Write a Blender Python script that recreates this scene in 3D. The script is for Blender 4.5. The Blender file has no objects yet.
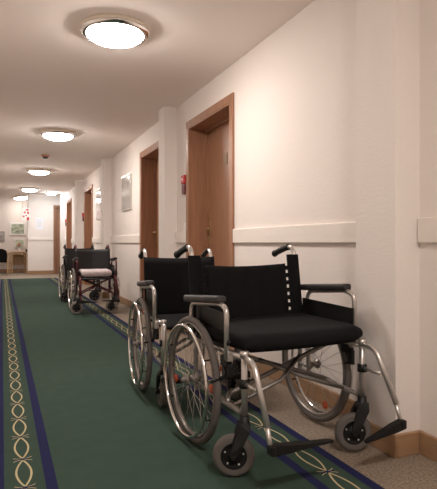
import bpy, bmesh, math, random
from mathutils import Vector, Matrix
random.seed(7)
PI = math.pi
scn = bpy.context.scene
C = scn.collection

# ------------------------------------------------------------------ materials
def mat(name, col, rough=.6, metal=0.0, spec=.5, bump=None, noise=None, emit=None, coat=0.0):
    m = bpy.data.materials.new(name); m.use_nodes = True
    nt = m.node_tree; b = nt.nodes['Principled BSDF']
    b.inputs['Base Color'].default_value = (*col, 1)
    b.inputs['Roughness'].default_value = rough
    b.inputs['Metallic'].default_value = metal
    b.inputs['Specular IOR Level'].default_value = spec
    if coat: b.inputs['Coat Weight'].default_value = coat
    if emit:
        b.inputs['Emission Color'].default_value = (*emit[0], 1)
        b.inputs['Emission Strength'].default_value = emit[1]
    tc = nt.nodes.new('ShaderNodeTexCoord')
    if noise:                                  # (scale, amount, stretch)
        sc, amt, st = noise
        mp = nt.nodes.new('ShaderNodeMapping'); mp.inputs['Scale'].default_value = st
        nz = nt.nodes.new('ShaderNodeTexNoise'); nz.inputs['Scale'].default_value = sc; nz.inputs['Detail'].default_value = 5
        rp = nt.nodes.new('ShaderNodeValToRGB')
        rp.color_ramp.elements[0].position = .3; rp.color_ramp.elements[1].position = .7
        rp.color_ramp.elements[0].color = (*[c*(1-amt) for c in col], 1)
        rp.color_ramp.elements[1].color = (*[min(1, c*(1+amt)) for c in col], 1)
        nt.links.new(tc.outputs['Object'], mp.inputs['Vector']); nt.links.new(mp.outputs['Vector'], nz.inputs['Vector'])
        nt.links.new(nz.outputs['Fac'], rp.inputs['Fac']); nt.links.new(rp.outputs['Color'], b.inputs['Base Color'])
    if bump:                                   # (scale, strength, distance, stretch)
        sc, stg, dist, st = bump
        mp = nt.nodes.new('ShaderNodeMapping'); mp.inputs['Scale'].default_value = st
        nz = nt.nodes.new('ShaderNodeTexNoise'); nz.inputs['Scale'].default_value = sc; nz.inputs['Detail'].default_value = 3
        bp = nt.nodes.new('ShaderNodeBump'); bp.inputs['Strength'].default_value = stg; bp.inputs['Distance'].default_value = dist
        nt.links.new(tc.outputs['Object'], mp.inputs['Vector']); nt.links.new(mp.outputs['Vector'], nz.inputs['Vector'])
        nt.links.new(nz.outputs['Fac'], bp.inputs['Height']); nt.links.new(bp.outputs['Normal'], b.inputs['Normal'])
    return m

ONE = (1, 1, 1)
M = dict(
    wall=mat('wallpaper', (.80, .725, .675), .75, bump=(55, .24, .004, (1, .45, 1.6))),
    ceil=mat('ceiling_paint', (.93, .84, .785), .9),
    rail=mat('rail_paint', (.82, .745, .685), .45),
    floor=mat('floor_terrazzo', (.235, .180, .132), .6, noise=(95, .55, ONE)),
    base=mat('baseboard_wood', (.34, .20, .108), .45, noise=(6, .12, (1, .4, 14))),
    wood=mat('door_wood', (.33, .158, .088), .42, noise=(5, .16, (9, 9, .7))),
    wood2=mat('pale_wood', (.56, .36, .20), .45, noise=(5, .12, (6, 1, 6))),
    carpet=mat('carpet_green', (.041, .067, .050), .95, spec=.1, noise=(9, .07, ONE), bump=(300, .4, .002, ONE)),
    navy=mat('carpet_navy', (.018, .019, .066), .95, spec=.1, bump=(260, .5, .003, ONE)),
    cream=mat('carpet_cream', (.50, .42, .25), .95, spec=.1),
    alu=mat('silver_paint', (.56, .52, .49), .30, .75),
    dull=mat('grey_metal', (.30, .27, .25), .38, .7),
    chrome=mat('chrome', (.80, .77, .74), .13, 1),
    maroon=mat('maroon_paint', (.10, .018, .028), .3, .3),
    dark=mat('dark_paint', (.035, .03, .032), .35, .3),
    fabric=mat('black_fabric', (.006, .0055, .006), .85, spec=.18, bump=(420, .25, .002, ONE)),
    vinyl=mat('black_vinyl', (.009, .0075, .0075), .5, spec=.35, bump=(30, .25, .006, ONE)),
    plastic=mat('black_plastic', (.007, .0065, .0065), .48, spec=.35),
    pad=mat('arm_pad', (.022, .017, .018), .5),
    tyre=mat('grey_tyre', (.115, .098, .088), .8),
    tyre2=mat('pale_grey_tyre', (.25, .22, .20), .8),
    orange=mat('orange_reflector', (.50, .085, .03), .4),
    pink=mat('pinkish_cloth', (.60, .50, .50), .9, noise=(30, .12, ONE), bump=(40, .4, .01, ONE)),
    brass=mat('brass', (.50, .35, .18), .42, .8),
    plate=mat('dull_plate', (.30, .22, .14), .6),
    housing=mat('lamp_housing', (.88, .78, .64), .5),
    lobbyglow=mat('lobby_diffuser', (.95, .93, .90), .5, emit=((1.0, .93, .87), 5)),
    nearglow=mat('front_diffuser', (.95, .93, .90), .5, emit=((1.0, .93, .87), 27)),
    sensor=mat('faded_red_plastic', (.55, .24, .17), .5),
    glow=mat('lamp_diffuser', (.95, .93, .90), .5, emit=((1.0, .93, .87), 21)),
    red=mat('red_plastic', (.52, .03, .03), .4),
    wine=mat('dark_red_plastic', (.13, .015, .025), .4),
    white=mat('white_plastic', (.85, .82, .78), .5),
    silverframe=mat('picture_silver_frame', (.62, .58, .54), .3, .6),
    glass=mat('picture_glass', (.55, .52, .49), .08, coat=.6, noise=(3, .22, ONE)),
    landscape=mat('landscape_print', (.36, .40, .30), .5, noise=(7, .7, (1, 1, 1.6))),
    paper=mat('paper', (.82, .82, .86), .8),
    leaf=mat('plant_leaf', (.10, .20, .06), .6),
    petal=mat('petal', (.72, .16, .10), .6),
    greyprint=mat('grey_print', (.42, .38, .36), .6, noise=(9, .4, ONE)),
    greenprint=mat('flower_print', (.50, .55, .42), .6, noise=(10, .5, ONE)),
    bluefab=mat('navy_fabric', (.022, .022, .05), .9),
    cool=mat('cool_diffuser', (.9, .95, 1), .5, emit=((.86, .95, 1.0), 24)),
)

# ------------------------------------------------------------------ mesh builder
class MB:
    def __init__(s): s.v = []; s.f = []; s.sm = []; s.mi = []
    def add(s, vs, fs, smooth=False, mi=0):
        o = len(s.v); s.v += [tuple(v) for v in vs]
        for f in fs: s.f.append([i+o for i in f]); s.sm.append(smooth); s.mi.append(mi)
        return s
    def box(s, c, d, bev=0, rot=None, mi=0, seg=2):
        bm = bmesh.new(); bmesh.ops.create_cube(bm, size=1)
        for v in bm.verts: v.co = Vector((v.co.x*d[0], v.co.y*d[1], v.co.z*d[2]))
        if bev: bmesh.ops.bevel(bm, geom=bm.edges[:], offset=bev, segments=seg, profile=.5, affect='EDGES')
        R = rot if rot else Matrix.Identity(3)
        bm.verts.index_update()
        s.add([R @ v.co + Vector(c) for v in bm.verts], [[v.index for v in f.verts] for f in bm.faces], bool(bev) and seg > 2, mi)
        bm.free(); return s
    def box2(s, a, b, bev=0, mi=0):
        return s.box([(a[i]+b[i])/2 for i in range(3)], [abs(b[i]-a[i]) for i in range(3)], bev, None, mi)
    def tube(s, pts, r, n=10, closed=False, mi=0, r2=None):
        P = [Vector(p) for p in pts]; N = len(P)
        T = []
        for i in range(N):
            if closed: t = P[(i+1) % N]-P[i-1]
            elif i == 0: t = P[1]-P[0]
            elif i == N-1: t = P[-1]-P[-2]
            else: t = (P[i+1]-P[i]).normalized()+(P[i]-P[i-1]).normalized()
            T.append(t.normalized())
        u = T[0].orthogonal().normalized(); vs = []
        for i in range(N):
            u = (u-T[i]*u.dot(T[i])).normalized(); w = T[i].cross(u)
            rr = r if r2 is None else r+(r2-r)*i/(N-1)
            for k in range(n):
                a = 2*PI*k/n; vs.append(P[i]+rr*(math.cos(a)*u+math.sin(a)*w))
        fs = []
        for i in range(N if closed else N-1):
            j = (i+1) % N
            for k in range(n): fs.append([i*n+k, i*n+(k+1) % n, j*n+(k+1) % n, j*n+k])
        s.add(vs, fs, True, mi)
        if not closed:
            s.add(vs[:n], [list(range(n))[::-1]], False, mi); s.add(vs[-n:], [list(range(n))], False, mi)
        return s
    def lathe(s, prof, c=(0, 0, 0), axis='Z', n=32, mi=0, smooth=True):
        vs = []; m = len(prof)
        for k in range(n):
            a = 2*PI*k/n; ca, sa = math.cos(a), math.sin(a)
            for r, h in prof:
                p = (r*ca, r*sa, h) if axis == 'Z' else ((h, r*ca, r*sa) if axis == 'X' else (r*sa, h, r*ca))
                vs.append((p[0]+c[0], p[1]+c[1], p[2]+c[2]))
        fs = []
        for k in range(n):
            j = (k+1) % n
            for i in range(m-1): fs.append([k*m+i, j*m+i, j*m+i+1, k*m+i+1])
        return s.add(vs, fs, smooth, mi)
    def ring(s, R, r, x, n=48, k=8, mi=0, c=(0, 0), sq=1.0):       # torus round the X axis
        prof = [(R+r*math.cos(2*PI*i/k), x+sq*r*math.sin(2*PI*i/k)) for i in range(k)]
        prof.append(prof[0]); return s.lathe(prof, (0, c[0], c[1]), 'X', n, mi)
    def build(s, name, m, parent=None, **kw):
        me = bpy.data.meshes.new(name); me.from_pydata([tuple(v) for v in s.v], [], s.f); me.validate()
        for x in (m if isinstance(m, (list, tuple)) else [m]): me.materials.append(x)
        me.polygons.foreach_set('use_smooth', s.sm); me.polygons.foreach_set('material_index', s.mi)
        bm = bmesh.new(); bm.from_mesh(me); bmesh.ops.remove_doubles(bm, verts=bm.verts, dist=1e-5)
        bmesh.ops.recalc_face_normals(bm, faces=bm.faces); bm.to_mesh(me); bm.free(); me.update()
        o = bpy.data.objects.new(name, me); C.objects.link(o)
        if parent: o.parent = parent
        for k, v in kw.items(): o[k] = v
        return o

def fillet(pts, rad=.04, n=5):
    P = [Vector(p) for p in pts]; out = [P[0]]
    for i in range(1, len(P)-1):
        a, b = P[i-1]-P[i], P[i+1]-P[i]
        d = min(rad, a.length*.48, b.length*.48)
        p0, p2 = P[i]+a.normalized()*d, P[i]+b.normalized()*d
        for k in range(n+1):
            t = k/n; out.append((1-t)**2*p0+2*t*(1-t)*P[i]+t*t*p2)
    out.append(P[-1]); return out

def thing(name, label, cat, loc=(0, 0, 0), rz=0, group=None):
    o = bpy.data.objects.new(name, None); C.objects.link(o); o.empty_display_size = .1
    o.location = loc; o.rotation_euler = (0, 0, rz); o['label'] = label; o['category'] = cat
    if group: o['group'] = group
    return o
def struct(name, mb, m, parent=None):
    return mb.build(name, m, parent, **({} if parent else {'kind': 'structure'}))
def place(o, loc, rz=0):
    o.location = loc; o.rotation_euler = (0, 0, rz); return o

# ------------------------------------------------------------------ the corridor shell  (X right, Y along the corridor, Z up)
XW, XP, XL, ZC = 1.81, 1.667, -.43, 2.50
Y0, YE, YB = -2.6, 17.2, 18.9
RE = .20                                           # depth of door niches
doors = [(3.995, 5.20), (6.02, 7.20), (11.38, 12.58), (15.05, 16.24)]
pil = [(1.89, 2.18), (5.555, 5.80), (9.33, 9.62), (12.92, 13.22), (16.60, 16.88)]
DH = 2.25
RL = XW+.40
struct('floor', MB().box2((-3.2, Y0, -.1), (3.2, YB, 0)), M['floor'])
struct('ceiling', MB().box2((-3.2, Y0, ZC), (3.2, YB, ZC+.1)), M['ceil'])
w = MB(); y = Y0
for a, b in doors:
    a2, b2 = a+.07, b-.07
    w.box2((XW, y, 0), (RL, a2, ZC)); w.box2((XW, a2, DH-.07), (RL, b2, ZC)); w.box2((XW+RE+.05, a2, 0), (RL, b2, DH-.07)); y = b2
w.box2((XW, y, 0), (RL, 16.88, ZC))
for a, b in pil: w.box2((XP, a, 0), (XW+.01, b, ZC))
struct('wall_right', w, M['wall'])
struct('wall_left', MB().box2((XL-.3, Y0, 0), (XL, 15.3, ZC)), M['wall'])
struct('wall_near', MB().box2((XL-.3, Y0-.15, 0), (RL, Y0, ZC)), M['wall'])
e = MB(); e.box2((.735, YE, 0), (1.56, YE+.25, ZC)); e.box2((1.56, YE, 2.12), (2.46, YE+.25, ZC)); e.box2((2.46, YE, 0), (2.8, YE+.25, ZC)); e.box2((1.56, YE+.12, 0), (2.46, YE+.25, 2.12))
struct('wall_end', e, M['wall'])
struct('wall_alcove', MB().box2((2.8, 16.88, 0), (2.95, YB, ZC)), M['wall'])
struct('wall_lobby', MB().box2((-3.2, YB, 0), (3.2, YB+.15, ZC)), M['wall'])
struct('wall_lobby_left', MB().box2((-3.2, 15.15, 0), (-3.05, YB, ZC)), M['wall'])
struct('wall_lobby_front', MB().box2((-3.2, 15.15, 0), (XL-.3, 15.3, ZC)), M['wall'])

# baseboards: wood skirting that follows the pilasters
BT, BH = .018, .105
b = MB(); rl = MB(); stops = []
ev = sorted([(a, bb, 'd') for a, bb in doors]+[(a, bb, 'p') for a, bb in pil])
y = Y0; segs = []
for a, bb, k in ev: segs.append((y, a)); y = bb
segs.append((y, 16.88))
for a, bb in segs:
    if bb-a > .04: b.box2((XW-BT, a, 0), (XW, bb, BH), .004)
for a, bb in pil:
    b.box2((XP-BT, a-BT, 0), (XP, bb+BT, BH), .004)
    b.box2((XP, a-BT, 0), (XW-BT, a, BH), .004); b.box2((XP, bb, 0), (XW-BT, bb+BT, BH), .004)
struct('baseboard_right', b, M['base'])
struct('baseboard_left', MB().box2((XL, Y0, 0), (XL+BT, 15.3, BH), .004), M['base'])
struct('baseboard_end', MB().box2((.735, YE-BT, 0), (1.50, YE, .115), .004), M['base'])
struct('baseboard_lobby', MB().box2((-3.0, YB-BT, 0), (2.7, YB, BH), .004), M['base'])
n = 1
for a, bb in segs:                                   # wall guard rails between the doors and pilasters
    if bb-a > .3:
        t = MB().box2((XW-.022, a+.005, .98), (XW, bb-.005, 1.098), .006)
        struct('trim_%d' % n, t, M['rail']); n += 1
struct('trim_%d' % n, MB().box2((XL, Y0, .98), (XL+.022, 15.3, 1.098), .006), M['rail']); n += 1
struct('trim_%d' % n, MB().box2((.75, YE-.022, 1.06), (1.49, YE, 1.15), .006), M['rail'])

# doors in the right wall
def make_door(k, a, b):
    d = bpy.data.objects.new('door_%d' % k, None); C.objects.link(d); d['kind'] = 'structure'; d.location = (XW, a, 0)
    W = b-a; c = .07; o = MB()
    # casing standing proud of the wall + lining of the niche
    for (y0, y1) in ((0, c), (W-c, W)): o.box2((-.02, y0, 0), (0, y1, DH-c), .004)
    o.box2((-.02, 0, DH-c), (0, W, DH), .004)
    o.box2((-.014, c-.004, 0), (RE, c+.012, DH-c), .001); o.box2((-.014, W-c-.012, 0), (RE, W-c+.004, DH-c), .001)
    o.box2((-.014, c, DH-c-.014), (RE, W-c, DH-c+.002), .001)
    # stepped stop just inside the lining
    o.box2((RE-.03, c+.012, 0), (RE, c+.03, DH-c-.014)); o.box2((RE-.03, W-c-.03, 0), (RE, W-c-.012, DH-c-.014)); o.box2((RE-.03, c+.03, DH-c-.034), (RE, W-c-.03, DH-c-.014))
    o.build('door_casing', M['wood'], d)
    lf = MB().box2((RE, c, .008), (RE+.045, W-c, DH-c-.002)).build('door_leaf', M['wood'], d)
    hy = W-c-.075
    h = MB(); h.box((RE-.004, hy, 1.09), (.008, .045, .25), .003)
    h.tube(fillet([(RE, hy, 1.13), (RE-.06, hy, 1.13), (RE-.06, hy-.125, 1.125)], .02), .009, 10)
    h.lathe([(0, -.006), (.011, -.006), (.011, 0)], (RE-.008, hy, 1.03), 'X', 12)
    h.build('door_handle', M['brass'], lf)
    p = MB(); p.box((RE-.003, .64, 1.80), (.006, .07, .11), .002); p.build('number_plate', M['plate'], lf)
    return d
for k, (a, bb) in enumerate(doors): make_door(k+1, a, bb)
d5 = bpy.data.objects.new('door_5', None); C.objects.link(d5); d5['kind'] = 'structure'; d5.location = (1.50, YE, 0)
o = MB(); o.box2((0, -.02, 0), (.07, 0, 2.11), .004); o.box2((.95, -.02, 0), (1.02, 0, 2.11), .004); o.box2((0, -.02, 2.11), (1.02, 0, 2.18), .004)
o.box2((.06, -.014, 0), (.07, .07, 2.11)); o.build('door_casing', M['wood'], d5)
l5 = MB().box2((.07, .07, .008), (.95, .115, 2.11)).build('door_leaf', M['wood'], d5)
MB().tube(fillet([(.88, .07, 1.05), (.88, .02, 1.05), (.77, .02, 1.05)], .02), .009).build('door_handle', M['brass'], l5)

# ------------------------------------------------------------------ carpet runner
CX0, CX1, CY0, CY1, CT = -.04, 1.40, -2.2, 15.2, .008
cp = MB(); cp.box2((CX0, CY0, 0), (CX1, CY1, CT), .002, mi=0)
Z1, Z2 = CT+.0006, CT+.0012
def flat(poly, z, mi): cp.add([(x, y, z) for x, y in poly], [list(range(len(poly)))], False, mi)
bands = [(-.036, .008), (.163, .207), (1.153, 1.197), (1.352, 1.396)]
for x0, x1 in bands: flat([(x0, CY0+.01), (x1, CY0+.01), (x1, CY1-.01), (x0, CY1-.01)], Z1, 1)
def stroke(pts, wd, z, mi):
    P = [Vector((p[0], p[1], 0)) for p in pts]; L = []; R = []
    for i, p in enumerate(P):
        t = (P[min(i+1, len(P)-1)]-P[max(i-1, 0)]).normalized(); nn = Vector((-t.y, t.x, 0))*wd/2
        L.append(p+nn); R.append(p-nn)
    k = len(P)
    cp.add([(v.x, v.y, z) for v in L+R], [[i, i+1, k+i+1, k+i] for i in range(k-1)], False, mi)
PER = .293
for xc, ph in ((.0855, 2.2), (1.275, 1.86)):
    y = ph-PER*math.floor((ph-CY0-.3)/PER)
    while y+PER < CY1-.1:
        for sg in (-1, 1):
            pts = []
            for i in range(15):
                t = i/14
                pts.append((xc+sg*.030*(math.sin(PI*t)**.85 if 0 < t < 1 else 0), y+.012+(PER-.024)*t))
            stroke(pts, .0085, Z2, 2)
            for up in (-1, 1):                       # little curled ties between the links
                stroke([(xc+sg*.008, y+up*.007), (xc+sg*.024, y+up*.010), (xc+sg*.040, y+up*.022)], .0045, Z2, 2)
        flat([(xc-.03, y-.006), (xc+.03, y-.006), (xc+.03, y+.006), (xc-.03, y+.006)], Z2+.0004, 1)
        y += PER
cp.build('carpet_runner', [M['carpet'], M['navy'], M['cream']], label='long green runner carpet with navy stripes and chained oval borders on the corridor floor', category='carpet')

# ------------------------------------------------------------------ ceiling lamps
def ceiling_lamp(x, y, label, glow='glow'):
    t = thing('ceiling_lamp', label, 'lamp', (x, y, ZC), 0, 'round ceiling lamps along the corridor')
    MB().lathe([(0, 0), (.236, 0), (.241, -.005), (.241, -.026), (.2, -.03), (0, -.03)], n=48).build('housing', M['housing'], t)
    MB().lathe([(.239, -.024), (.245, -.028), (.243, -.038), (.224, -.050), (.204, -.054), (.198, -.048), (.198, -.03)], n=48).build('chrome_ring', M['chrome'], t)
    pr = [(0.196*math.cos(a), -.046-.062*math.sin(a)) for a in [PI/2*i/12 for i in range(13)]]
    pr = [(.196, -.035)]+pr; pr[-1] = (0.0, pr[-1][1])
    MB().lathe(pr, n=48).build('diffuser', M[glow], t, label='glowing white glass dome')
    return t
LX = .712
ceiling_lamp(LX+.028, 3.68, 'largest glowing round ceiling lamp with a chrome ring, nearest along the corridor ceiling')
ceiling_lamp(LX, 7.44, 'second glowing round ceiling lamp from the front, just before the smoke detector')
ceiling_lamp(LX, 11.38, 'third glowing round ceiling lamp from the front, just beyond the smoke detector')
ceiling_lamp(LX, 15.28, 'fourth glowing round ceiling lamp from the front, above the far end of the carpet')
ceiling_lamp(LX-.03, 17.75, 'small glowing round ceiling lamp in the lobby ceiling, right beside the hanging red sign', 'lobbyglow')
ceiling_lamp(LX-.16, 18.35, 'last glowing round ceiling lamp, farthest back against the lobby wall', 'lobbyglow')
ceiling_lamp(LX, .03, 'round ceiling lamp directly above the viewer, outside the picture', 'nearglow')
t = thing('ceiling_lamp', 'flat bluish lit lamp on the ceiling by the far end door', 'lamp', (1.36, 16.3, ZC))
MB().box((0, 0, -.02), (.26, .2, .04), .005).build('housing', M['white'], t)
MB().box((0, 0, -.055), (.24, .18, .03), .012).build('diffuser', M['cool'], t, label='bluish lit panel')

t = thing('smoke_detector', 'small round smoke detector with a red band on the ceiling between two lamps', 'smoke detector', (.69, 9.45, ZC))
MB().lathe([(0, 0), (.066, 0), (.068, -.016), (.06, -.03), (0, -.03)], n=24).build('mounting_base', M['sensor'], t, label='reddish base')
MB().lathe([(.044, -.03), (.044, -.046), (.032, -.06), (0, -.062)], n=24).build('sensor_head', M['dark'], t, label='dark sensor head')

# ------------------------------------------------------------------ wheelchairs
def rail_pts(l): return [Vector(p) for p in l]
def back_mesh(hw, z0, z1, y0, y1, panels, bulge=.012, sag=.035, dip=.012, th=.014):
    nu, nv = panels*8, 10; vs = []; fs = []
    for side in (0, 1):
        for j in range(nv+1):
            v = j/nv
            for i in range(nu+1):
                u = i/nu; x = (2*u-1)*hw
                zt = z1-dip*(1-(2*u-1)**2)
                z = z0+(zt-z0)*v
                yy = y0+(y1-y0)*v+sag*(1-(2*u-1)**2)
                q = abs(math.sin(PI*u*panels)); edge = 1 if 0 < j < nv else .3
                yy += (-bulge*q**.45*edge-th/2) if side == 0 else th/2
                vs.append((x, yy, z))
    W = nu+1; K = W*(nv+1)
    for j in range(nv):
        for i in range(nu):
            a = j*W+i; fs.append([a, a+1, a+W+1, a+W]); fs.append([K+a, K+a+W, K+a+W+1, K+a+1])
    for i in range(nu): fs.append([i, K+i, K+i+1, i+1]); a = nv*W+i; fs.append([a, a+1, K+a+1, K+a])
    for j in range(nv): a = j*W; fs.append([a, a+W, K+a+W, K+a]); a += nu; fs.append([a, K+a, K+a+W, a+W])
    return MB().add(vs, fs, True)
def cushion_mesh(hw, y0, y1, z0, z1, front=.03, nu=14, nv=12, dish=.012):
    # y0 front (negative), y1 back; a soft slab with rounded front edge and slightly dished top
    prof = []
    n = 6; r = (z1-z0)/2
    ring = []
    for i in range(n+1):                      # rounded front
        a = -PI/2+PI*i/n; ring.append((y0+.04-math.cos(a)*.04, z0+r+math.sin(a)*r))
    for i in range(1, nv): ring.append((y0+.04+(y1-y0-.06)*i/nv, z1))
    for i in range(n+1):
        a = PI/2-PI*i/n; ring.append((y1-.02+math.cos(a)*.02, z0+r+math.sin(a)*r))
    for i in range(1, nv): ring.append((y1-.02-(y1-y0-.06)*i/nv, z0))
    m = len(ring); vs = []; fs = []
    for k in range(nu+1):
        u = 2*k/nu-1; e = max(0, (abs(u)-.86)/.14); sq = 1-.45*e*e
        x = hw*u
        bow = front*(1-u*u)
        for yy, zz in ring:
            zc = z0+r; z = zc+(zz-zc)*sq
            f = max(0, min(1, (yy-y1)/(y0-y1)))
            if zz > zc: z -= dish*(1-u*u)*math.sin(PI*max(0, min(1, f)))
            vs.append((x*(1-.10*f**4 if abs(u) > .5 else 1), yy-bow*f, z))
    for k in range(nu):
        for i in range(m): fs.append([k*m+i, k*m+(i+1) % m, (k+1)*m+(i+1) % m, (k+1)*m+i])
    fs.append(list(range(m))[::-1]); fs.append([nu*m+i for i in range(m)])
    return MB().add(vs, fs, True)

def wheelchair(label, loc, rz, hw=.30, trk=.365, frame='alu', caster_ang=(90, 90), tyre='tyre', ctyre='tyre', lace=False, panels=4,
               seat_z=(.505, .59), cush='fabric', back='fabric', back_top=.868, post_top=.93, handle_z=.968, armz=(.722, .752), wheel_r=.305,
               foot=((-.045, 0, .185), (.13, .05, .14)), reclined=.06, nsp=28, front=-.42, refl=(75, 255), refl_r=None, arm_y=(-.31, .08), group='wheelchairs parked along the corridor wall',
               grip=(.115, -.042), arm_out=(.03, .03), arm_drop=(0, 0), arm_f=.055, foot_len=.235, guard_f=(.15, .07)):
    T = thing('wheelchair', label, 'wheelchair', loc, rz, group)
    F = M[frame]; D = M['dull'] if frame == 'alu' else F
    py = .06                                                 # rear post
    wheel_x = trk
    for s in (-1, 1):
        x = s*hw
        # --- side frame: rear post, seat rail, lower rail and front upright in one welded frame
        m = MB()
        m.tube(fillet([(x, py, .235), (x, py, .56), (x, py+reclined, post_top), (x, py+reclined+.025, handle_z), (x, py+reclined+.075, handle_z-.002)], .035), .0125, 12)
        m.tube([(x, py, .49), (x, front+.01, .49)], .0125, 10)
        m.tube(fillet([(x, py, .27), (x, front+.02, .255), (x, front, .30)], .05), .0125, 10)
        m.tube([(x, front, .245), (x, front, .505)], .0140, 12)
        m.lathe([(0, -.005), (.019, -.005), (.019, .02), (0, .02)], (x, front, .50), 'Z', 14)
        m.tube([(x, -.02, .27), (x, -.02, .49)], .011, 8)
        m.tube([(x, py, .305), (x, -.03, .305)], .011, 8)
        m.build('side_frame', F, T)
        # --- push handle
        g = MB(); y0 = py+reclined+.05
        gp = [Vector((x, y0+grip[0]*t, handle_z-.001+grip[1]*t*t**.3)) for t in [i/6 for i in range(7)]]
        g.tube(gp, .0175, 12); g.lathe([(0, -.004), (.02, -.004), (.021, .004), (0, .008)], tuple(gp[-1]), 'Y', 12)
        g.build('push_handle', M['plastic'], T)
        # --- armrest
        ai = 0 if s < 0 else 1; ax = s*(hw+arm_out[ai]); a0, a1 = arm_y; am0, am1 = armz[0]-arm_drop[ai], armz[1]-arm_drop[ai]
        m = MB()
        m.tube(fillet([(ax, front+arm_f, .47), (ax, front+arm_f, am1-.035), (ax, front+arm_f+.065, am1-.018), (ax, a1-.05, am0-.018), (ax, a1-.05, .49)], .05, 6), .0115, 12)
        m.box((ax-s*.012, front+arm_f, .485), (.026, .03, .045), .005)
        am = m.build('armrest', F, T)
        p = MB(); L = a1-a0; an = math.atan2(am0-am1, L)
        p.box((ax, (a0+a1)/2, (am0+am1)/2), (.052, L, .034), .011, Matrix.Rotation(an, 3, 'X'), seg=3)
        p.build('arm_pad', M['pad'], am, label='black padded arm rest top')
        # --- skirt guard
        gd = MB(); gx = s*(hw+.006)
        gd.add([(gx-.003, front+guard_f[ai], .48), (gx-.003, py-.02, .48), (gx-.003, py-.02, .668), (gx-.003, front+guard_f[ai], .655),
                (gx+.003, front+guard_f[ai], .48), (gx+.003, py-.02, .48), (gx+.003, py-.02, .668), (gx+.003, front+guard_f[ai], .655)],
               [[0, 1, 2, 3], [7, 6, 5, 4], [0, 4, 5, 1], [1, 5, 6, 2], [2, 6, 7, 3], [3, 7, 4, 0]])
        gd.build('side_guard', M['plastic'], T)
        # --- rear wheel
        wx = s*wheel_x; R = wheel_r; az = wheel_r
        m = MB(); m.ring(R-.036, .0105, wx, 56, 8, c=(0, az), sq=1.25)
        wh = m.build('rear_wheel', M['dull'] if frame == 'alu' else M['chrome'], T)
        MB().ring(R-.0165, .0165, wx, 56, 10, c=(0, az)).build('tyre', M[tyre], wh, label='grey rubber tyre')
        hr = MB(); hx = s*(wheel_x+.042); hR = R*.865
        hr.ring(hR, .0085, hx, 64, 8, c=(0, az)); hr.build('hand_rim', M['chrome'], wh, label='shiny chrome push rim')
        for k in range(6):
            a = 2*PI*k/6+.5; q = MB()
            q.tube([(wx+s*.008, math.cos(a)*(R-.036), az+math.sin(a)*(R-.036)), (hx, math.cos(a)*hR, az+math.sin(a)*hR)], .0045, 6)
            q.build('rim_bracket', M['plastic'], wh)
        hb = MB(); hb.lathe([(0, -.055), (.012, -.055), (.012, -.035), (.028, -.033), (.028, -.025), (.016, -.022), (.016, .018), (.027, .021), (.027, .029), (.014, .032), (.012, .045), (0, .046)], (wx, 0, az), 'X', 20)
        hb.build('hub', M['dull'], wh)
        for k in range(nsp):
            a = 2*PI*k/nsp; off = (.5 if k % 4 < 2 else -.5); fx = wx+(.025 if k % 2 else -.029)
            q = MB(); q.tube([(fx, .026*math.cos(a+off*1.9), az+.026*math.sin(a+off*1.9)), (wx, math.cos(a)*(R-.043), az+math.sin(a)*(R-.043))], .0013, 5)
            q.build('spoke', M['alu'], wh)
        for ra in (refl_r if (s > 0 and refl_r) else refl):
            a = math.radians(ra); q = MB()
            q.lathe([(0, -.005), (.019, -.005), (.022, 0), (.019, .005), (0, .005)], (wx, math.cos(a)*(R-.082), az+math.sin(a)*(R-.082)), 'X', 14)
            q.build('reflector', M['orange'], wh, label='orange wheel reflector')
        # --- brake
        bk = MB(); bx = s*(hw+.008)
        bk.box((bx+s*.012, front+.13, .455), (.03, .07, .05), .008)
        bk.tube(fillet([(bx+s*.015, front+.15, .45), (bx+s*.025, front+.12, .385), (bx+s*.03, front+.17, .37)], .02), .010, 8)
        bk.tube([(bx+s*.03, front+.155, .372), (bx+s*.075, front+.155, .365)], .007, 8)
        bk.box((bx+s*.01, front+.10, .42), (.022, .035, .06), .006)
        br = bk.build('brake', M['plastic'], T)
        lv = MB(); lv.tube(fillet([(bx+s*.022, front+.12, .46), (bx+s*.028, front+.10, .52), (bx+s*.028, front+.07, .55)], .02), .008, 8); lv.build('brake_lever', M['plastic'], br)
        # --- caster: fork swivels on the upright
        ca = math.radians(caster_ang[0 if s < 0 else 1])      # trail direction: 0 = straight back (+Y), 90 = towards -X
        cr, tr = .088, .044
        Rz = Matrix.Rotation(ca, 3, 'Z'); ctr = Vector((x, front, 0))
        def tf(mb):
            mb.v = [tuple(Rz @ Vector(v)+ctr) for v in mb.v]; return mb
        fk = MB()
        fk.lathe([(0, .252), (.020, .252), (.022, .215), (.026, .205), (0, .2)], (0, 0, 0), 'Z', 16)
        for ss in (-1, 1):
            P = [(ss*.016, -.024, .225), (ss*.016, .022, .225), (ss*.032, .040, .185), (ss*.034, .062, .100), (ss*.034, .054, .082), (ss*.034, .034, .082), (ss*.034, .002, .145), (ss*.03, -.022, .19)]
            n_ = len(P); V = [(p[0]-.004, p[1], p[2]) for p in P]+[(p[0]+.004, p[1], p[2]) for p in P]
            fk.add(V, [list(range(n_)), list(range(n_, 2*n_))[::-1]]+[[i, (i+1) % n_, n_+(i+1) % n_, n_+i] for i in range(n_)])
        fk.box((0, .005, .213), (.04, .056, .022), .006)
        fk.tube([(-.042, tr, cr), (.042, tr, cr)], .009, 10)
        ck = tf(fk).build('caster', M['plastic'], T, label='black caster fork')
        ty = MB(); ty.lathe([(.055, -.019), (.073, -.0215), (.083, -.017), (cr, -.006), (cr, .006), (.083, .017), (.073, .0215), (.055, .019)], (0, tr, cr), 'X', 36)
        tf(ty).build('caster_tyre', M[ctyre], ck, label='grey rubber caster tyre')
        cd = MB(); cd.lathe([(0, -.022), (.018, -.022), (.022, -.012), (.047, -.012), (.056, -.019), (.056, .019), (.047, .012), (.022, .012), (.018, .022), (0, .022)], (0, tr, cr), 'X', 28)
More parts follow.
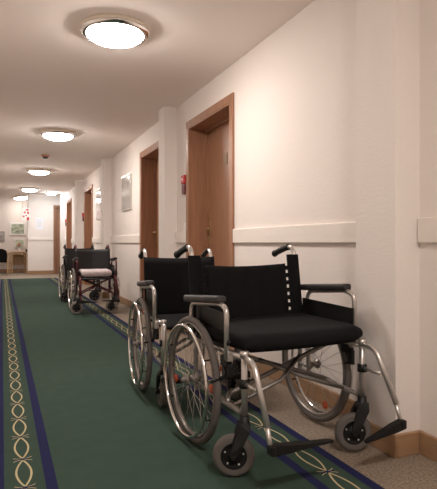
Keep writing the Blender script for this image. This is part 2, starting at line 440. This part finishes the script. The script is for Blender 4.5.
        hd = tf(cd).build('caster_hub', M['plastic'], ck)
        for k in range(5):
            a = 2*PI*k/5+.4; q = MB()
            q.lathe([(0, -.0165), (.0042, -.0165), (.0042, .0165), (0, .0165)], (0, tr+.04*math.cos(a), cr+.04*math.sin(a)), 'X', 8)
            tf(q).build('hub_bolt', M['alu'], ck)
        # --- foot rest
        i = 0 if s < 0 else 1
        fr = MB(); lx = s*(hw+.012); fy, fz = front-foot_len, .20
        fr.tube(fillet([(x, front+.005, .492), (x+s*.004, front-foot_len*.36, .490), (lx, front-foot_len+.03, .27)], .055, 7), .0125, 12)
        fr.tube([(lx-s*.001, front-foot_len+.04, .288), (lx+s*.002, fy, fz-.015)], .0095, 10)
        fr.tube([(x, front, .385), (x+s*.006, front-foot_len*.51, .385)], .010, 8)
        fr.lathe([(.0145, -.016), (.02, -.014), (.02, .014), (.0145, .016)], (x, front, .385), 'Z', 14)
        fo = fr.build('footrest', F, T)
        kn = MB(); kn.lathe([(.0148, -.019), (.0225, -.017), (.0225, .017), (.0148, .019)], (x, front, .385), 'Z', 14); kn.build('clamp_ring', M['plastic'], fo)
        ix, iy, iz = foot[i]
        pl = MB(); A = Vector((lx, fy, fz-.006)); B = Vector((ix, fy+iy, iz)) if s < 0 else Vector((ix, fy+iy, iz))
        pl.box(A, (.024, .038, .038), .005)
        dr = (B-A).normalized(); nb = dr.cross(Vector((0, 0, 1))).normalized(); up = nb.cross(dr)
        V = []
        for q, (wd, th) in ((0.0, (.03, .040)), (.25, (.040, .030)), (.6, (.038, .014)), (.95, (.024, .010)), (1.0, (.018, .007))):
            c0 = A+(B-A)*q
            for aa, bb2 in ((-1, -1), (1, -1), (1, 1), (-1, 1)): V.append(c0+nb*aa*wd/2+up*bb2*th/2)
        pl.add(V, [[k*4+j, k*4+(j+1) % 4, k*4+4+(j+1) % 4, k*4+4+j] for k in range(4) for j in range(4)]+[[3, 2, 1, 0], [16, 17, 18, 19]])
        pl.build('footplate', M['plastic'], fo, label='black foot plate')
    # --- cross brace under the seat
    yb = front*.5
    for s in (-1, 1):
        cb = MB(); dy = .016*s
        cb.tube(fillet([(s*hw, yb+dy-.05, .262), (s*hw*.9, yb+dy, .285), (-s*hw*.93, yb+dy, .475), (-s*hw*.97, yb+dy, .485)], .02), .0115, 10)
        cb.tube([(s*hw, front+.12+dy*.4, .258), (s*hw*.2, front+.12+dy*.4, .345), (-s*hw*.35, yb+dy*.5, .42)], .0095, 10)
        cb.build('cross_brace', D, T)
    if lace:
        bw = hw-.085
        bkp = back_mesh(bw+.01, .50, back_top, py-.012, py+reclined*.85-.01, panels).build('backrest', M[back], T)
        for s in (-1, 1):
            sl = MB(); zz0, zz1 = .52, post_top-.012
            yb0, yb1 = py, py+reclined*.97
            V = []
            for z_, y_ in ((zz0, yb0), ((zz0+zz1)/2, (yb0+yb1)/2+.0), (zz1, yb1)):
                for dx, dy in ((-.048, -.006), (-.014, -.019), (.014, -.020), (.019, 0), (.014, .020), (-.014, .019), (-.048, .006)): V.append((s*(hw+dx), y_+dy, z_))
            k_ = 7
            sl.add(V, [[r*k_+i, r*k_+(i+1) % k_, (r+1)*k_+(i+1) % k_, (r+1)*k_+i] for r in range(2) for i in range(k_)]+[list(range(k_)), list(range(2*k_, 3*k_))])
            sl.build('post_sleeve', M['fabric'], bkp)
            for k in range(8):
                z_ = .548+(back_top-.572)*k/7; yy = py+reclined*(z_-.5)/(post_top-.5)
                MB().box((s*(hw-.066), yy-.005, z_), (.034, .007, .024), .001).build('lacing_strap', M['fabric'], bkp)
    else:
        back_mesh(hw+.016, seat_z[0]+.01, back_top, py-.018, py+reclined*.85-.018, panels, bulge=.005, sag=.045).build('backrest', M[back], T)
    cushion_mesh(hw+.028 if lace else hw+.005, front-.012, py-.03, seat_z[0], seat_z[1]).build('seat', M[cush], T)
    return T

wheelchair('wide wheelchair with silver frame and padded black seat, nearest the viewer beside the plain wall', (1.220, 2.42, .010), math.radians(3.2),
           hw=.314, trk=.361, front=-.447, arm_f=.09, lace=True, panels=4, caster_ang=(62, 70), refl=(-12, 178), refl_r=(-118,), arm_out=(.038, .030), arm_drop=(.030, 0), back_top=.856,
           post_top=.918, handle_z=.948, grip=(.15, -.040), foot=((-.045, 0, .185), (.15, .03, .135)))
wheelchair('silver wheelchair with plain black back parked right behind the widest one', (1.137, 3.36, .010), math.radians(-4),
           hw=.235, trk=.283, panels=2, caster_ang=(-6, 10), seat_z=(.455, .49), back_top=.875, post_top=.888, handle_z=.92, refl=(100, 280), foot=((-.03, .02, .18), (.05, .02, .17)), front=-.445,
           arm_out=(.042, .03), arm_drop=(.028, .028), foot_len=.12, arm_y=(-.27, .08))
wheelchair('dark maroon wheelchair with black vinyl back carrying a pale pinkish cushion', (1.225, 7.66, .010), math.radians(-1.5),
           hw=.235, trk=.285, panels=2, frame='maroon', caster_ang=(75, 60), ctyre='tyre2', tyre='tyre', back='vinyl', cush='vinyl', seat_z=(.465, .495), back_top=.885, post_top=.90, handle_z=.93, refl=(), foot=((-.02, .05, .18), (.02, -.03, .2)))
wheelchair('farthest wheelchair, black framed with black vinyl back, half hidden behind the maroon one', (1.245, 9.20, .010), math.radians(-1),
           hw=.235, trk=.285, panels=2, frame='dark', caster_ang=(60, 75), ctyre='dark', tyre='tyre', back='vinyl', cush='vinyl', seat_z=(.465, .495), back_top=.885, post_top=.90, handle_z=.93, refl=(), foot=((-.02, .05, .18), (.02, .0, .2)), front=-.36)
cu = cushion_mesh(.215, -.41, .02, .500, .596, front=.02).build('seat_cushion', M['pink'], label='pale pinkish cushion lying on the seat of the maroon wheelchair', category='cushion')
place(cu, (1.225, 7.66, .010), math.radians(-1.5))

# ------------------------------------------------------------------ things on the right wall
def wall_picture(y, zc, wd, ht, label):
    t = thing('framed_picture', label, 'picture', (XW, y, zc-ht/2), 0, 'pale pictures on the corridor wall')
    MB().box((-.011, 0, ht/2), (.022, wd, ht), .003).build('backing', M['silverframe'], t)
    MB().box((-.024, 0, ht/2), (.004, wd-.05, ht-.05), .001).build('print', M['glass'], t, label='shiny pale glazed print')
wall_picture(8.07, 1.77, .64, .56, 'shiny pale picture on the right wall beyond the second door, the nearer of two')
wall_picture(10.55, 1.76, .62, .62, 'shiny pale picture half hidden beyond the third pilaster, farther of two')
def alarm(y, z, label):
    t = thing('fire_alarm', label, 'fire alarm', (XW, y, z), 0, 'red wall units beside the doors')
    MB().box((-.02, 0, .155), (.04, .10, .09), .005).build('call_point', M['red'], t, label='bright red upper box')
    MB().box((-.0415, 0, .155), (.003, .032, .028), .001).build('symbol_plate', M['white'], t)
    MB().box((-.016, 0, .052), (.032, .092, .104), .005).build('lower_box', M['wine'], t, label='dark red lower box')
alarm(5.258, 1.50, 'red wall unit between the nearest wooden door and the pilaster')
alarm(12.74, 1.50, 'small dark red wall unit left of the third wooden door')
alarm(16.41, 1.50, 'tiny red wall unit left of the fourth wooden door, farthest away')
t = thing('light_switch', 'white light switch below the red wall unit beside the nearest door', 'light switch', (XW, 5.255, 1.075))
MB().box((-.005, 0, .045), (.01, .08, .15), .003).build('switch_plate', M['white'], t)
for z_ in (.01, .08): MB().box((-.012, 0, z_), (.007, .056, .055), .002).build('rocker', M['white'], t)

# ------------------------------------------------------------------ lobby at the far end
t = thing('notice_sheet', 'pale bluish paper notice pinned on the end wall facing down the corridor', 'notice', (1.08, YE+.002, 1.385))
MB().box((0, -.003, .2), (.22, .006, .37), .001).build('sheet', M['paper'], t)
for k in range(6): MB().box((0, -.0065, .33-.045*k), (.15, .001, .008)).build('text_line', M['greyprint'], t)
t = thing('hanging_sign', 'white hanging sign with red blocks at the corner of the end wall', 'sign', (.66, 16.9, ZC))
MB().tube([(-.09, 0, 0), (-.09, 0, -.46)], .004, 6).build('suspension_rod', M['dull'], t)
MB().tube([(.09, 0, 0), (.09, 0, -.46)], .004, 6).build('suspension_rod', M['dull'], t)
MB().box((0, 0, -.65), (.24, .016, .40), .003).build('sign_panel', M['white'], t)
for (x, z, a, b2) in ((.05, -.35, .08, .05), (.075, -.44, .05, .08), (-.02, -.43, .06, .05), (.07, -.62, .07, .10), (-.05, -.55, .05, .05), (.02, -.52, .04, .04)):
    MB().box((x, -.009, z-.16), (a, .003, b2)).build('red_mark', M['red'], t)
def lobby_picture(name, x, z, wd, ht, fr, pr, label, mg):
    t = thing(name, label, 'picture', (x, YB, z-ht/2), 0, 'pictures on the lobby wall')
    MB().box((0, -.012, ht/2), (wd, .024, ht), .004).build('frame', M[fr], t)
    MB().box((0, -.026, ht/2-.0), (wd-2*mg, .004, ht-2*mg)).build('print', M[pr], t)
lobby_picture('framed_picture', .49, 1.46, .52, .44, 'white', 'landscape', 'white framed green landscape picture on the lobby wall above the desk', .06)
lobby_picture('framed_picture', -.02, 1.20, .20, .34, 'dull', 'greyprint', 'small grey framed picture on the lobby wall above the black chair', .03)
lobby_picture('framed_picture', .55, .97, .31, .30, 'white', 'greenprint', 'small pale green picture on the lobby wall behind the flower vase', .03)
t = thing('desk', 'pale wooden desk against the lobby wall at the far end', 'desk', (.60, 18.42, 0))
MB().box((0, 0, .685), (1.0, .62, .03), .004).build('desk_top', M['wood2'], t)
for sx in (-.30, .46):
    for sy in (-.27, .27): MB().box((sx, sy, .335), (.045, .045, .67), .004).build('leg', M['wood2'], t)
MB().box((.08, .24, .44), (.72, .018, .40)).build('shade_panel', M['wood2'], t)  # added wood sheet standing in for the shade on the wall beneath the desk
MB().box((.08, -.26, .635), (.72, .02, .07)).build('apron', M['wood2'], t)
def lobby_chair(x, y, rz, label, fab):
    t = thing('armchair', label, 'chair', (x, y, 0), rz, 'visitor chairs at the lobby desk')
    for sx in (-.26, .26):
        MB().box((sx, -.22, .33), (.035, .04, .66), .005).build('leg', M['wood2'], t)
        MB().box((sx, .22, .33), (.035, .04, .66), .005).build('leg', M['wood2'], t)
        MB().box((sx, 0, .655), (.045, .50, .028), .006).build('arm_rail', M['wood2'], t)
        MB().box((sx, 0, .34), (.025, .44, .05), .004).build('side_rail', M['wood2'], t)
    MB().box((0, 0, .41), (.46, .46, .08), .025, seg=3).build('seat', M[fab], t)
    V = []; P = [(-.24, .45), (.24, .45), (.25, .62), (.22, .74), (.12, .795), (0, .81), (-.12, .795), (-.22, .74), (-.25, .62)]
    for dy in (0, .04):
        for px, pz in P: V.append((px, .20+dy+.09*(pz-.45), pz))
    k = len(P); b_ = MB().add(V, [list(range(k)), list(range(k, 2*k))[::-1]]+[[i, (i+1) % k, k+(i+1) % k, k+i] for i in range(k)]); b_.build('backrest', M[fab], t)
lobby_chair(-.06, 17.72, math.radians(172), 'black upholstered wooden chair at the far left, before the lobby desk', 'fabric')
lobby_chair(.95, 17.80, math.radians(186), 'navy seated wooden chair peeking out behind the end wall corner', 'bluefab')
t = thing('flower_vase', 'small vase of red and green flowers standing on the lobby desk', 'vase', (.52, 18.42, .70))
MB().lathe([(0, 0), (.035, 0), (.045, .04), (.03, .10), (.036, .125), (.026, .12), (0, .02)], n=18).build('vase', M['white'], t)
for k in range(6):
    a = k*1.05; p = Vector((math.cos(a)*.05, math.sin(a)*.05, .19+.03*(k % 3)))
    st = MB().tube([(0, 0, .05), (0, 0, .11), tuple(p)], .004, 6).build('stem', M['leaf'], t)
    q = MB().lathe([(0, -.014), (.016, -.010), (.024, .004), (.014, .012), (0, .010)], tuple(p), 'Z', 10); q.build('flower', M['petal'], st)
    q = MB(); c0 = Vector((0, 0, .10)); d0 = Vector((math.cos(a+.5)*.06, math.sin(a+.5)*.06, .05)); nn = Vector((-math.sin(a+.5), math.cos(a+.5), 0))*.014
    q.add([c0, c0+d0*.5+nn, c0+d0, c0+d0*.5-nn, c0+d0*.5+Vector((0, 0, .008))], [[0, 1, 4], [1, 2, 4], [2, 3, 4], [3, 0, 4]]); q.build('leaf', M['leaf'], st)
t = thing('telephone', 'small dark telephone on the right end of the lobby desk', 'telephone', (.80, 18.38, .70))
MB().box((0, 0, .025), (.17, .18, .05), .012).build('phone_base', M['plastic'], t)
MB().tube(fillet([(-.06, -.075, .058), (-.06, -.055, .072), (-.06, .055, .072), (-.06, .075, .058)], .02), .016, 10).build('handset', M['plastic'], t)

# ------------------------------------------------------------------ light, camera, view
W = bpy.data.worlds.new('world'); scn.world = W; W.use_nodes = True
W.node_tree.nodes['Background'].inputs[0].default_value = (1, .9, .8, 1); W.node_tree.nodes['Background'].inputs[1].default_value = .02

f_px = 520.0
cam = bpy.data.cameras.new('camera'); co = bpy.data.objects.new('camera', cam); C.objects.link(co)
cam.sensor_fit = 'HORIZONTAL'; cam.sensor_width = 36; cam.lens = 36*f_px/437; cam.shift_y = -1.5/437
cam.clip_start = .05; cam.clip_end = 100
co.location = (0, 0, .98); co.rotation_euler = (PI/2, 0, -math.atan(216.5/f_px))
scn.camera = co
vs = scn.view_settings; vs.view_transform = 'Standard'; vs.look = 'None'; vs.gamma = 1; vs.use_curve_mapping = False; vs.exposure = 2.1
